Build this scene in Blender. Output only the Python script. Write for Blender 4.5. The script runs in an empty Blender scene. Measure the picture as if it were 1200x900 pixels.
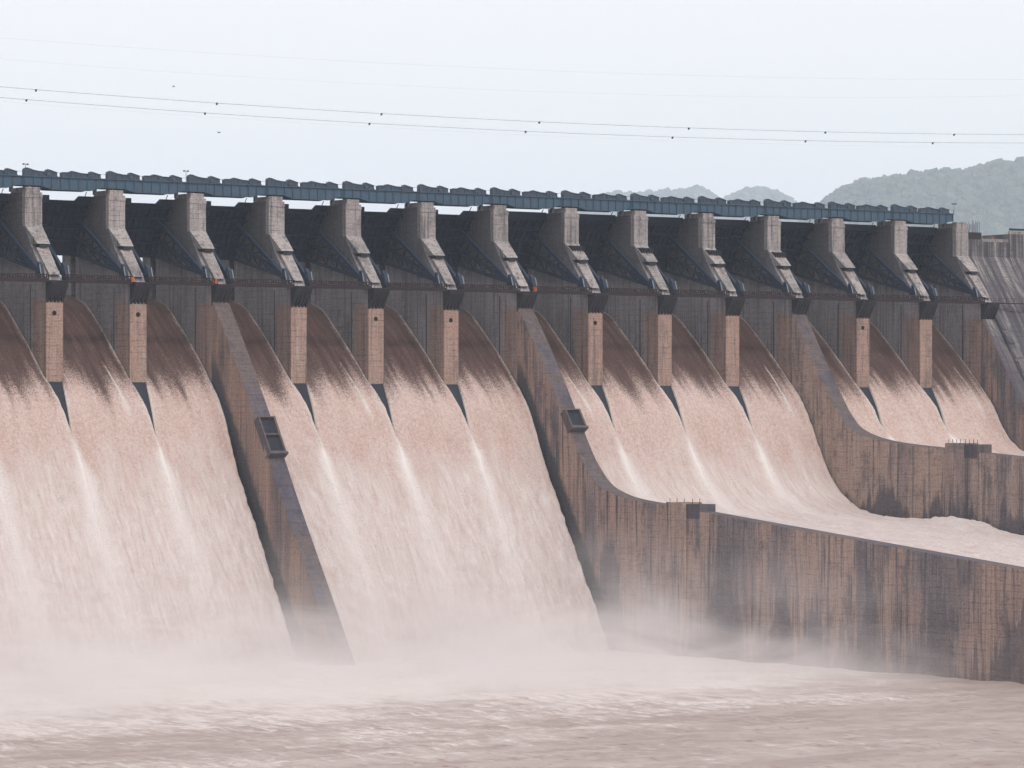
import bpy, bmesh, math, random
import numpy as np
from mathutils import Vector, Matrix

# ------------------------------------------------------------------ camera, world, sun, exposure
SC = bpy.context.scene
TH = math.radians(35.0)          # the line of sight crosses the dam axis at this angle
CAM = Vector((-458.64, -858.55, 0.0))
cd = bpy.data.cameras.new('camera')
cam = bpy.data.objects.new('camera', cd)
SC.collection.objects.link(cam)
cam.location = CAM
cam.rotation_euler = (math.radians(90), 0, -TH)
cd.sensor_fit = 'HORIZONTAL'
cd.sensor_width = 36.0
cd.lens = 36.0 * 4564.0 / 1200.0
cd.shift_y = (495.7 - 450.0) / 1200.0
cd.clip_start = 1.0
cd.clip_end = 60000.0
SC.camera = cam

SUN_EL, SUN_AZ = math.radians(50), math.radians(184)   # azimuth from +Y (north) clockwise
world = bpy.data.worlds.new("World")
SC.world = world
world.use_nodes = True
wn = world.node_tree
wn.nodes.clear()
sky = wn.nodes.new('ShaderNodeTexSky')
sky.sky_type = 'NISHITA'
sky.sun_disc = False
sky.sun_elevation = SUN_EL
sky.sun_rotation = SUN_AZ
sky.air_density = 1.0
sky.dust_density = 6.0
bg1 = wn.nodes.new('ShaderNodeBackground'); bg1.inputs[1].default_value = 0.05
bg2 = wn.nodes.new('ShaderNodeBackground')          # the even pale overcast over it
bg2.inputs[0].default_value = (1.03, 0.985, 0.955, 1); bg2.inputs[1].default_value = 1.0
add = wn.nodes.new('ShaderNodeAddShader')
wo = wn.nodes.new('ShaderNodeOutputWorld')
wn.links.new(sky.outputs[0], bg1.inputs[0])
wn.links.new(bg1.outputs[0], add.inputs[0]); wn.links.new(bg2.outputs[0], add.inputs[1])
wn.links.new(add.outputs[0], wo.inputs[0])

sd = bpy.data.lights.new('sun', 'SUN')
sd.energy = 1.5
sd.angle = math.radians(10)
sd.color = (1.0, 0.95, 0.90)
sun = bpy.data.objects.new('sun', sd)
SC.collection.objects.link(sun)
sv = Vector((math.sin(SUN_AZ) * math.cos(SUN_EL), math.cos(SUN_AZ) * math.cos(SUN_EL), math.sin(SUN_EL)))
sun.rotation_euler = sv.to_track_quat('Z', 'Y').to_euler()

SC.view_settings.view_transform = 'Standard'
SC.view_settings.look = 'None'
SC.view_settings.exposure = 0.0
SC.view_settings.gamma = 1.0
SC.render.engine = 'CYCLES'
SC.cycles.max_bounces = 5
SC.cycles.diffuse_bounces = 3
SC.cycles.glossy_bounces = 2
SC.cycles.volume_bounces = 2
SC.cycles.volume_max_steps = 128
SC.cycles.use_denoising = True
SC.cycles.use_adaptive_sampling = True
SC.cycles.adaptive_threshold = 0.02
SC.render.film_transparent = False

# ------------------------------------------------------------------ measures (metres; Z = 0 is the height of the eye)
D = 23.5          # pier spacing along X
T = 4.7           # pier thickness
WATER = -58.4     # river level below the dam
COL = SC.collection
random.seed(7)
RNG = np.random.RandomState(11)
LAT = RNG.rand(256, 256)
def vnoise(x, y):
    x = np.asarray(x, float); y = np.asarray(y, float)
    xi = np.floor(x).astype(int); yi = np.floor(y).astype(int)
    fx = x - xi; fy = y - yi
    fx = fx * fx * (3 - 2 * fx); fy = fy * fy * (3 - 2 * fy)
    a = LAT[xi & 255, yi & 255]; b = LAT[(xi + 1) & 255, yi & 255]
    c = LAT[xi & 255, (yi + 1) & 255]; d = LAT[(xi + 1) & 255, (yi + 1) & 255]
    return (a * (1 - fx) + b * fx) * (1 - fy) + (c * (1 - fx) + d * fx) * fy
def fbm(x, y, n=4):
    s = 0; a = 0.5; t = 0
    for i in range(n):
        s = s + a * vnoise(np.asarray(x) * 2 ** i + 17.3 * i, np.asarray(y) * 2 ** i + 5.1 * i); t += a; a *= 0.5
    return s / t
def sstep(a, b, x):
    t = np.clip((np.asarray(x, float) - a) / (b - a), 0, 1)
    return t * t * (3 - 2 * t)

# ------------------------------------------------------------------ node helpers
class NT:
    def __init__(self, name):
        self.m = bpy.data.materials.new(name); self.m.use_nodes = True
        self.t = self.m.node_tree; self.t.nodes.clear()
        self.out = self.t.nodes.new('ShaderNodeOutputMaterial')
    def n(self, typ, **kw):
        nd = self.t.nodes.new(typ)
        for k, v in kw.items(): setattr(nd, k, v)
        return nd
    def set(self, sock, v):
        if isinstance(v, bpy.types.NodeSocket): self.t.links.new(v, sock)
        elif isinstance(v, (tuple, list)) and sock.type == 'RGBA' and len(v) == 3: sock.default_value = (*v, 1)
        else: sock.default_value = v
    def math(self, op, a, b=0.0, c=0.0, clamp=False):
        nd = self.n('ShaderNodeMath', operation=op); nd.use_clamp = clamp
        self.set(nd.inputs[0], a); self.set(nd.inputs[1], b); self.set(nd.inputs[2], c)
        return nd.outputs[0]
    def pos(self):
        return self.n('ShaderNodeNewGeometry').outputs['Position']
    def sep(self, v):
        nd = self.n('ShaderNodeSeparateXYZ'); self.set(nd.inputs[0], v); return nd.outputs
    def comb(self, x, y, z):
        nd = self.n('ShaderNodeCombineXYZ')
        for i, q in enumerate((x, y, z)): self.set(nd.inputs[i], q)
        return nd.outputs[0]
    def scale(self, v, s):
        nd = self.n('ShaderNodeVectorMath', operation='MULTIPLY'); self.set(nd.inputs[0], v); nd.inputs[1].default_value = s
        return nd.outputs[0]
    def noise(self, v, scale=1.0, detail=4.0, rough=0.55, dist=0.0):
        nd = self.n('ShaderNodeTexNoise'); self.set(nd.inputs['Vector'], v)
        nd.inputs['Scale'].default_value = scale; nd.inputs['Detail'].default_value = detail
        nd.inputs['Roughness'].default_value = rough; nd.inputs['Distortion'].default_value = dist
        return nd.outputs['Fac']
    def ramp(self, f, a, b, lo=0.0, hi=1.0):
        nd = self.n('ShaderNodeMapRange'); nd.interpolation_type = 'SMOOTHSTEP'
        self.set(nd.inputs[0], f); nd.inputs[1].default_value = a; nd.inputs[2].default_value = b
        nd.inputs[3].default_value = lo; nd.inputs[4].default_value = hi
        return nd.outputs[0]
    def mix(self, f, a, b, mode='MIX'):
        nd = self.n('ShaderNodeMix', data_type='RGBA', blend_type=mode)
        self.set(nd.inputs[0], f); self.set(nd.inputs[6], a); self.set(nd.inputs[7], b)
        return nd.outputs[2]
    def bump(self, h, strength=0.5, dist=0.1):
        nd = self.n('ShaderNodeBump'); self.set(nd.inputs['Height'], h)
        nd.inputs['Strength'].default_value = strength; nd.inputs['Distance'].default_value = dist
        return nd.outputs[0]
    def attr(self, name):
        nd = self.n('ShaderNodeAttribute', attribute_name=name); return nd
    def surf(self, color, rough=0.85, metal=0.0, normal=None, spec=0.3):
        p = self.n('ShaderNodeBsdfPrincipled')
        self.set(p.inputs['Base Color'], color); self.set(p.inputs['Roughness'], rough)
        self.set(p.inputs['Metallic'], metal); p.inputs['Specular IOR Level'].default_value = spec
        if normal is not None: self.t.links.new(normal, p.inputs['Normal'])
        self.t.links.new(p.outputs[0], self.out.inputs[0])
        return self.m

def concrete(name, grey, tan, tan_mode='none', streak=0.6, dark=(0.035, 0.035, 0.05), dark_lo=None, dark_amt=0.0,
             lift=1.5, form=2.4, slope_streaks=False, light_amt=0.25, rust_z=None, wet=False):
    k = NT(name); p = k.pos(); x, y, z = k.sep(p)
    xy = k.math('ADD', x, k.math('MULTIPLY', y, 1.0))
    # broad weathering
    big = k.noise(k.scale(p, (.06, .06, .05)), 1, 4, .6)
    col = k.mix(k.ramp(big, .3, .7), tuple(c * .78 for c in grey), tuple(min(1, c * 1.18) for c in grey))
    if tan_mode == 'all':
        t = k.ramp(k.noise(k.scale(p, (.05, .11, .018)), 1, 5, .65), .38, .56)
        col = k.mix(t, col, tan)
    elif tan_mode == 'nose':      # spray-reddened concrete on the lower downstream end of a pier
        edge = k.math('ADD', y, k.math('MULTIPLY', k.noise(k.scale(p, (.6, .9, .03)), 1, 4, .6), 9.0))
        ty = k.ramp(edge, 3.0, -2.5)
        tz = k.ramp(k.math('ADD', z, k.math('MULTIPLY', k.noise(k.scale(p, (1.2, 1.2, .06)), 1, 3, .6), 3.0)), 33.5, 30.5)
        col = k.mix(k.math('MULTIPLY', ty, tz), col, tan)
    # vertical run-off streaks
    if slope_streaks:
        sv_ = k.scale(p, (.55, .035, .02)); sv2 = k.scale(p, (1.6, .07, .05))
    else:
        sv_ = k.scale(p, (.8, .8, .035)); sv2 = k.scale(p, (3.4, 3.4, .07))
    s1 = k.noise(sv_, 1, 5, .65); s2 = k.noise(sv2, 1, 4, .6)
    col = k.mix(k.math('MULTIPLY', k.ramp(s1, .50, .68), streak), col, dark)
    col = k.mix(k.math('MULTIPLY', k.ramp(s1, .53, .42) if slope_streaks else k.ramp(s1, .46, .32), light_amt), col, (.42, .40, .38))
    col = k.mix(k.math('MULTIPLY', k.ramp(s2, .52, .68), streak * .7), col, dark)
    if dark_lo is not None:       # ragged dark wet-line stain that climbs from the water
        colu = k.noise(k.comb(k.math('MULTIPLY', xy, .10), 3.3, k.math('MULTIPLY', z, .004)), 1, 4, .75)
        hh = k.math('MULTIPLY', k.ramp(colu, .36, .68), dark_lo[1])
        fine = k.math('MULTIPLY', k.noise(k.comb(k.math('MULTIPLY', xy, 1.1), 8.1, k.math('MULTIPLY', z, .02)), 1, 3, .7), dark_lo[1] * .35)
        ref = k.math('ADD', dark_lo[0], k.math('MULTIPLY', y, dark_lo[2] if len(dark_lo) > 2 else 0.0))
        dz = k.math('SUBTRACT', k.math('ADD', k.math('ADD', hh, fine), ref), z)
        col = k.mix(k.math('MULTIPLY', k.ramp(dz, -1.0, 2.0), dark_amt), col, (.070, .055, .070))
    if name == 'pier_concrete':      # shade of the upper pier sides, mixed into the colour by height
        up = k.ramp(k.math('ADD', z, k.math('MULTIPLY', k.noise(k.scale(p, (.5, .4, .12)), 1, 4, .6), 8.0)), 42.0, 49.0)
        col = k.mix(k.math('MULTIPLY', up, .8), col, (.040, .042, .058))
    if rust_z:
        rz = k.math('MULTIPLY', k.ramp(z, rust_z[0], rust_z[0] - .3), k.ramp(z, rust_z[1], rust_z[1] + 3.0))
        col = k.mix(k.math('MULTIPLY', rz, k.ramp(k.noise(k.scale(p, (2.2, 1.2, .25)), 1, 4, .7), .48, .62, .0, .6)), col, (.20, .10, .07))
    if wet:       # soaked band of the wall right beside the falling water
        yl = k.math('SUBTRACT', k.math('MULTIPLY', k.math('SUBTRACT', z, 5.0), .607), 17.0)
        dd = k.math('ADD', k.math('SUBTRACT', y, yl), k.math('MULTIPLY', k.noise(k.scale(p, (.3, .35, .35)), 1, 5, .7), 3.0))
        wf = k.math('MULTIPLY', k.ramp(dd, -2.2, .3), k.ramp(z, 22.0, 10.0))
        col = k.mix(k.math('MULTIPLY', wf, .93), col, (.012, .014, .026))
    # lift joints and form-board marks
    lz = k.math('FRACT', k.math('DIVIDE', k.math('ADD', z, 200.0), lift))
    ll = k.math('MULTIPLY', k.ramp(lz, .10, .0), k.ramp(k.noise(k.scale(p, (.25, .25, .6)), 1, 3), .35, .6))
    lz2 = k.math('FRACT', k.math('DIVIDE', k.math('ADD', z, 200.3), lift / 3.0))
    ll2 = k.math('MULTIPLY', k.ramp(lz2, .22, .0), .35)
    fy = k.math('FRACT', k.math('DIVIDE', k.math('ADD', xy, 900.0), form))
    fl = k.math('MULTIPLY', k.ramp(fy, .07, .0), k.ramp(k.noise(k.scale(p, (.3, .3, .12)), 1, 3), .48, .66))
    lines = k.math('MAXIMUM', k.math('MAXIMUM', ll, ll2), fl)
    col = k.mix(k.math('MULTIPLY', lines, .38), col, tuple(c * .7 for c in dark))
    hs_ = k.noise(k.scale(p, (.35, .35, 2.6)), 1, 5, .75)
    col = k.mix(k.math('MULTIPLY', k.ramp(hs_, .54, .66), streak * .55), col, dark)
    patch = k.noise(k.scale(p, (.16, .16, .10)), 1, 6, .72)
    col = k.mix(k.math('MULTIPLY', k.ramp(patch, .50, .66), streak * .6), col, dark)
    grain = k.noise(k.scale(p, (1, 1, 1)), 2.2, 5, .7)
    col = k.mix(k.ramp(grain, .25, .75, 0, 1), k.mix(.32, col, (.02, .02, .025)), k.mix(.14 if max(grey) > .1 else .015, col, (.55, .52, .50)))
    h = k.math('SUBTRACT', k.math('MULTIPLY', grain, .6), k.math('MULTIPLY', lines, 1.0))
    return k.surf(col, .88, 0, k.bump(h, .7, .12))

M = {}
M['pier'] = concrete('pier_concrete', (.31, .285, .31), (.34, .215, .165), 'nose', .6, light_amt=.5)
M['head'] = concrete('pier_head_concrete', (.33, .30, .295), (.4, .3, .24), 'none', .9, lift=1.2, form=1.6, light_amt=.35, rust_z=(43.6, 39.5))
M['wall'] = concrete('training_wall_concrete', (.165, .125, .13), (.40, .255, .20), 'all', 1.0, dark=(.028, .026, .042), dark_lo=(-60.0, 26.0, .03), dark_amt=.7, wet=True)
M['wall_high'] = concrete('upper_wall_concrete', (.25, .175, .16), (.44, .30, .235), 'all', .95, dark_lo=(-24.5, 9.0, .045), dark_amt=.9)
M['divider'] = concrete('divider_concrete', (.20, .13, .115), (.33, .20, .145), 'all', .6, wet=True)
M['top'] = concrete('wall_top_concrete', (.085, .075, .100), (.12, .09, .085), 'all', .6, lift=1.5, light_amt=.08)
M['abut'] = concrete('abutment_concrete', (.095, .086, .098), (.25, .17, .14), 'none', 1.0, dark_lo=(8.0, 34.0, 0.0), dark_amt=.6, slope_streaks=True, light_amt=.5)
M['abut_side'] = concrete('chute_side_concrete', (.13, .115, .14), (.33, .20, .15), 'all', .9, dark=(.03, .03, .045))
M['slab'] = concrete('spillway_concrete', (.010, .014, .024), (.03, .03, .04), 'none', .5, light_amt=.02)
M['corbel'] = concrete('recess_shade_concrete', (.018, .016, .021), (.1, .08, .08), 'none', .3, light_amt=.03)

def metal(name, col, rust=0.25, rcol=(.10, .05, .035), rough=.6):
    k = NT(name); p = k.pos()
    a = k.noise(k.scale(p, (.5, .5, .25)), 1, 5, .65); b = k.noise(k.scale(p, (1.5, 1.5, .2)), 1, 4, .6)
    c = k.mix(k.math('MULTIPLY', k.ramp(a, .48, .7), rust), col, rcol)
    c = k.mix(k.math('MULTIPLY', k.ramp(b, .45, .7), .4), c, tuple(q * .5 for q in col))
    return k.surf(c, rough, 0.0, k.bump(a, .3, .03), .12 if max(col) < .03 else .3)
M['girder'] = metal('blue_grey_girder_paint', (.040, .078, .122), .2)
M['cover'] = metal('hoist_cover_paint', (.050, .072, .105), .4, (.08, .055, .05))
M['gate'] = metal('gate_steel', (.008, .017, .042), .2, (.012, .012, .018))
M['arm'] = metal('gate_arm_steel', (.012, .022, .048), .3, (.018, .017, .024))
M['rail'] = metal('walkway_steel', (.026, .018, .022), .5, (.05, .024, .02))
M['strip'] = metal('embedded_steel_strip', (.05, .05, .065), .4)
M['white'] = metal('pale_steel', (.22, .24, .27), .2)
M['darkhole'] = metal('pipe_mouth', (.008, .006, .006), .1)
M['orange'] = metal('orange_paint', (.38, .10, .035), .2, (.3, .06, .03))
M['wire'] = metal('weathered_conductor', (.42, .46, .52), 0)
M['spacer'] = metal('dark_fitting', (.04, .045, .05), 0)
M['lampm'] = metal('lamp_post_metal', (.06, .06, .07), 0)
M['bird'] = metal('dark_feathers', (.05, .045, .045), 0)
M['skin'] = metal('skin', (.20, .11, .075), 0)
M['cloth_red'] = metal('red_cloth', (.42, .10, .10), 0)
M['cloth_dark'] = metal('dark_cloth', (.05, .055, .07), 0)

def flow_material():
    k = NT('spillway_water')
    at = k.attr('flow'); r, g, b = k.sep(at.outputs['Color'])     # foam, extra white, lower roughness
    uv = k.n('ShaderNodeUVMap', uv_map='uv').outputs[0]
    n1 = k.noise(k.scale(uv, (1.25, .85, 1)), 1.0, 8, .84)
    n2 = k.noise(k.scale(uv, (.55, .06, 1)), 1.0, 5, .65)
    n3 = k.noise(k.scale(uv, (2.2, 1.3, 1)), 1.0, 6, .85)
    n4 = k.noise(k.scale(uv, (1.1, .13, 1)), 1.0, 5, .7)
    n5 = k.noise(k.scale(uv, (.16, .07, 1)), 1.0, 5, .6, .4)
    n6 = k.noise(k.scale(uv, (3.6, 2.4, 1)), 1.0, 3, .7)
    foam = k.math('ADD', r, k.math('ADD', k.math('MULTIPLY', k.math('SUBTRACT', n1, .5), 1.2), k.math('MULTIPLY', k.math('SUBTRACT', n6, .5), 2.6)))
    foam = k.math('ADD', foam, k.math('MULTIPLY', k.math('SUBTRACT', n2, .5), .75))
    f = k.ramp(foam, .12, .98)
    brown = k.mix(k.ramp(n2, .35, .65), (.052, .029, .025), (.082, .048, .042))
    pink = k.mix(k.ramp(k.math('ADD', k.math('MULTIPLY', n1, .7), k.math('MULTIPLY', n5, .3)), .40, .60), (.41, .295, .26), (.49, .405, .375))
    pink = k.mix(k.math('MULTIPLY', k.math('MAXIMUM', k.ramp(n6, .55, .68), k.ramp(n3, .54, .66)), .75), pink, (.27, .14, .11))
    pink = k.mix(k.math('MULTIPLY', k.math('MAXIMUM', k.ramp(n6, .45, .34), k.ramp(n3, .45, .35)), .7), pink, (.62, .545, .52))
    white = k.mix(k.ramp(k.math('ADD', k.math('MULTIPLY', n1, .5), k.math('MULTIPLY', n4, .5)), .40, .58), (.545, .505, .50), (.455, .375, .36))
    white = k.mix(k.math('MULTIPLY', k.ramp(n6, .55, .68), .55), white, (.36, .21, .18))
    white = k.mix(k.math('MULTIPLY', k.ramp(n4, .56, .68), k.ramp(n1, .5, .62)), white, (.40, .235, .195))
    c = k.mix(k.ramp(k.math('ADD', b, k.math('ADD', k.math('MULTIPLY', k.math('SUBTRACT', n1, .5), .9), k.math('MULTIPLY', k.math('SUBTRACT', n5, .5), 1.0))), .15, .95), pink, white)
    c = k.mix(k.ramp(k.math('ADD', g, k.math('MULTIPLY', k.math('SUBTRACT', n4, .5), .7)), .05, 1.1), c, (.60, .565, .555))
    ff = k.math('MAXIMUM', f, k.ramp(k.math('ADD', g, k.math('MULTIPLY', k.math('SUBTRACT', n1, .5), 1.2)), .2, .9))
    c = k.mix(ff, brown, c)
    h = k.math('ADD', k.math('MULTIPLY', n1, 1.0), k.math('MULTIPLY', n3, .45))
    nb = k.n('ShaderNodeBump'); k.set(nb.inputs['Height'], h); nb.inputs['Distance'].default_value = .9
    k.set(nb.inputs['Strength'], k.math('ADD', .05, k.math('MULTIPLY', ff, .34)))
    return k.surf(c, k.ramp(ff, 0, 1, .5, .95), 0, nb.outputs[0], .2)
M['flow'] = flow_material()

def river_material():
    k = NT('river_water'); p = k.pos(); x, y, z = k.sep(p)
    at = k.attr('flow'); r, g, b = k.sep(at.outputs['Color'])
    w = k.noise(k.scale(p, (.035, .10, 1)), 1, 3, .6, .6)
    n1 = k.noise(k.scale(p, (.11, .30, 1)), 1, 9, .80, .8)
    n2 = k.noise(k.scale(p, (.8, 1.3, 1)), 1, 6, .75)
    n3 = k.noise(k.scale(p, (.75, .10, 1)), 1, 6, .8)
    n4 = k.noise(k.scale(p, (.22, .035, 1)), 1, 5, .7)
    foam = k.math('ADD', r, k.math('ADD', k.math('ADD', k.math('MULTIPLY', k.math('SUBTRACT', n1, .5), 1.3), k.math('ADD', k.math('MULTIPLY', k.math('SUBTRACT', n3, .5), 2.2), k.math('MULTIPLY', k.math('SUBTRACT', n4, .5), .7))), k.math('MULTIPLY', k.math('SUBTRACT', n2, .5), .9)))
    f = k.ramp(foam, .30, .85)
    base = k.mix(k.ramp(w, .35, .65), (.30, .235, .215), (.39, .325, .30))
    base = k.mix(k.ramp(k.math('SUBTRACT', k.noise(k.scale(p, (.16, .42, 1)), 1, 8, .8), k.math('MULTIPLY', r, .25)), .56, .64), base, (.30, .17, .14))
    base = k.mix(k.math('MULTIPLY', k.ramp(n3, .54, .66), .6), base, (.25, .15, .13))
    spk = k.noise(k.scale(p, (.5, .12, 1)), 1, 7, .85)
    base = k.mix(k.math('MULTIPLY', k.ramp(spk, .57, .62), k.ramp(y, -200, -290)), base, (.20, .075, .055))
    c = k.mix(f, base, (.60, .545, .53))
    h = k.math('ADD', k.math('MULTIPLY', n1, .8), k.math('ADD', k.math('MULTIPLY', n2, .35), k.math('MULTIPLY', n3, .8)))
    return k.surf(c, k.ramp(f, 0, 1, .40, .9), 0, k.bump(h, .55, 1.2), .3)
M['river'] = river_material()

def forest_material(name, c1, c2):
    k = NT(name); p = k.pos()
    return k.surf(k.mix(k.ramp(k.noise(p, .012, 5, .7), .35, .65), c1, c2), .95, 0, None, .1)
M['forest'] = forest_material('forest_foliage', (.018, .028, .022), (.085, .105, .065))
M['hill'] = forest_material('hill_ground', (.05, .06, .035), (.09, .09, .06))

# ------------------------------------------------------------------ object helpers
class MB:
    def __init__(self): self.v = []; self.f = []; self.mi = []
    def add(self, vs, fs, mi=0):
        o = len(self.v); self.v += [tuple(q) for q in vs]
        for f in fs: self.f.append(tuple(o + i for i in f)); self.mi.append(mi)
        return self
    def box(self, x0, x1, y0, y1, z0, z1, mi=0):
        vs = [(x, y, z) for x in (x0, x1) for y in (y0, y1) for z in (z0, z1)]
        return self.add(vs, [(0, 1, 3, 2), (4, 6, 7, 5), (0, 4, 5, 1), (2, 3, 7, 6), (0, 2, 6, 4), (1, 5, 7, 3)], mi)
    def prism_x(self, poly, x0, x1, mi=0, edge_mi=None):
        """polygon in (y, z) extruded from x0 to x1; edge_mi: material index per edge"""
        n = len(poly)
        vs = [(x0, y, z) for y, z in poly] + [(x1, y, z) for y, z in poly]
        self.add(vs, [tuple(range(n))], mi); o = len(self.v) - 2 * n
        self.f.append(tuple(o + n + i for i in reversed(range(n)))); self.mi.append(mi)
        for i in range(n):
            j = (i + 1) % n
            self.f.append((o + i, o + n + i, o + n + j, o + j)); self.mi.append(edge_mi[i] if edge_mi else mi)
        return self
    def prism_y(self, poly, y0, y1, mi=0):
        n = len(poly); o = len(self.v)
        self.v += [(x, y0, z) for x, z in poly] + [(x, y1, z) for x, z in poly]
        self.f.append(tuple(o + i for i in range(n))); self.mi.append(mi)
        self.f.append(tuple(o + n + i for i in reversed(range(n)))); self.mi.append(mi)
        for i in range(n):
            j = (i + 1) % n
            self.f.append((o + i, o + n + i, o + n + j, o + j)); self.mi.append(mi)
        return self
    def beam(self, a, b, w, h=None, up=(0, 0, 1), n=4):
        a = Vector(a); b = Vector(b); h = h or w
        d = (b - a).normalized(); u = Vector(up)
        s = d.cross(u)
        if s.length < 1e-4: s = d.cross(Vector((1, 0, 0)))
        s.normalize(); t = s.cross(d).normalized()
        vs = []
        for q in (a, b):
            if n == 4:
                for i, j in ((-1, -1), (1, -1), (1, 1), (-1, 1)): vs.append(q + s * (i * w / 2) + t * (j * h / 2))
            else:
                for i in range(n):
                    an = 2 * math.pi * i / n; vs.append(q + s * (math.cos(an) * w / 2) + t * (math.sin(an) * h / 2))
        fs = [tuple(range(n))[::-1], tuple(range(n, 2 * n))]
        for i in range(n): fs.append((i, (i + 1) % n, n + (i + 1) % n, n + i))
        return self.add(vs, fs)
    def loft(self, rings, cap=True, mi=0):
        n = len(rings[0]); vs = [q for r in rings for q in r]; fs = []
        for k in range(len(rings) - 1):
            for i in range(n):
                j = (i + 1) % n; fs.append((k * n + i, k * n + j, (k + 1) * n + j, (k + 1) * n + i))
        if cap: fs += [tuple(reversed(range(n))), tuple((len(rings) - 1) * n + i for i in range(n))]
        return self.add(vs, fs, mi)
    def mesh(self, name, mats):
        me = bpy.data.meshes.new(name); me.from_pydata(self.v, [], self.f)
        if not isinstance(mats, (list, tuple)): mats = [mats]
        for m in mats: me.materials.append(m)
        me.polygons.foreach_set('material_index', self.mi)
        bm = bmesh.new(); bm.from_mesh(me); bmesh.ops.recalc_face_normals(bm, faces=bm.faces); bm.to_mesh(me); bm.free()
        me.update(); return me

def tag(o, label=None, cat=None, group=None, kind=None):
    if label: o['label'] = label
    if cat: o['category'] = cat
    if group: o['group'] = group
    if kind: o['kind'] = kind
    return o
def link(name, me, parent=None, loc=None):
    o = bpy.data.objects.new(name, me); COL.objects.link(o)
    if parent is not None: o.parent = parent
    if loc is not None: o.location = loc
    return o
def empty(name, loc, label, cat, group=None):
    o = bpy.data.objects.new(name, None); COL.objects.link(o); o.location = loc
    o.empty_display_size = 1.0
    return tag(o, label, cat, group)
def part(name, mb, mats, parent, off=(0, 0, 0)):
    """mesh given in the shared frame; off = where the thing's own origin is in that frame"""
    if any(off): mb.v = [(a - off[0], b - off[1], c - off[2]) for a, b, c in mb.v]
    return link(name, mb.mesh(name, mats), parent)
def copy_thing(root, loc):
    r = root.copy(); COL.objects.link(r); r.location = loc
    for ch in root.children:
        c = ch.copy(); COL.objects.link(c); c.parent = r
        for g in ch.children:
            d = g.copy(); COL.objects.link(d); d.parent = c
    return r
ORD = {-1: 'off the left edge', 0: 'first', 1: 'second', 2: 'third', 3: 'fourth', 4: 'fifth', 5: 'sixth', 6: 'seventh', 7: 'eighth',
       8: 'ninth', 9: 'tenth', 10: 'eleventh', 11: 'twelfth', 12: 'thirteenth', 13: 'fourteenth'}

# ------------------------------------------------------------------ chute profiles
def curve(pts, step=0.5):
    P = np.array(pts, float); out = []
    P = np.vstack([2 * P[0] - P[1], P, 2 * P[-1] - P[-2]])
    for i in range(1, len(P) - 2):
        p0, p1, p2, p3 = P[i - 1], P[i], P[i + 1], P[i + 2]
        n = max(2, int(np.linalg.norm(p2 - p1) / .25))
        t = np.linspace(0, 1, n, endpoint=False)[:, None]
        out.append(.5 * ((2 * p1) + (-p0 + p2) * t + (2 * p0 - 5 * p1 + 4 * p2 - p3) * t ** 2 + (-p0 + 3 * p1 - 3 * p2 + p3) * t ** 3))
    C = np.vstack(out + [P[-2][None]])
    s = np.r_[0, np.cumsum(np.linalg.norm(np.diff(C, axis=0), axis=1))]
    S = np.arange(0, s[-1], step)
    return np.c_[np.interp(S, s, C[:, 0]), np.interp(S, s, C[:, 1])], S
HEADP = [(40, 35.4), (30, 34.6), (23, 32.9), (16.3, 31.6), (10.4, 29.5), (4.7, 25.3), (-1.5, 20.0), (-9.3, 12.8), (-17, 5.0)]
PROF_LOW = HEADP + [(-22, -3.0), (-27, -11.8), (-34, -23.2), (-41, -34.6), (-53, -54.5), (-58, -62)]
PROF_MID = HEADP + [(-22, -3.0), (-27, -11.8), (-34, -19.2), (-46, -24.4), (-64, -26.0), (-106, -29.3), (-170, -34.5), (-250, -41)]
PROF_HIGH = HEADP + [(-20.5, -.5), (-25, -5.2), (-31, -8.2), (-42, -9.6), (-64, -11.5), (-106, -15), (-170, -20), (-250, -27)]

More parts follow.
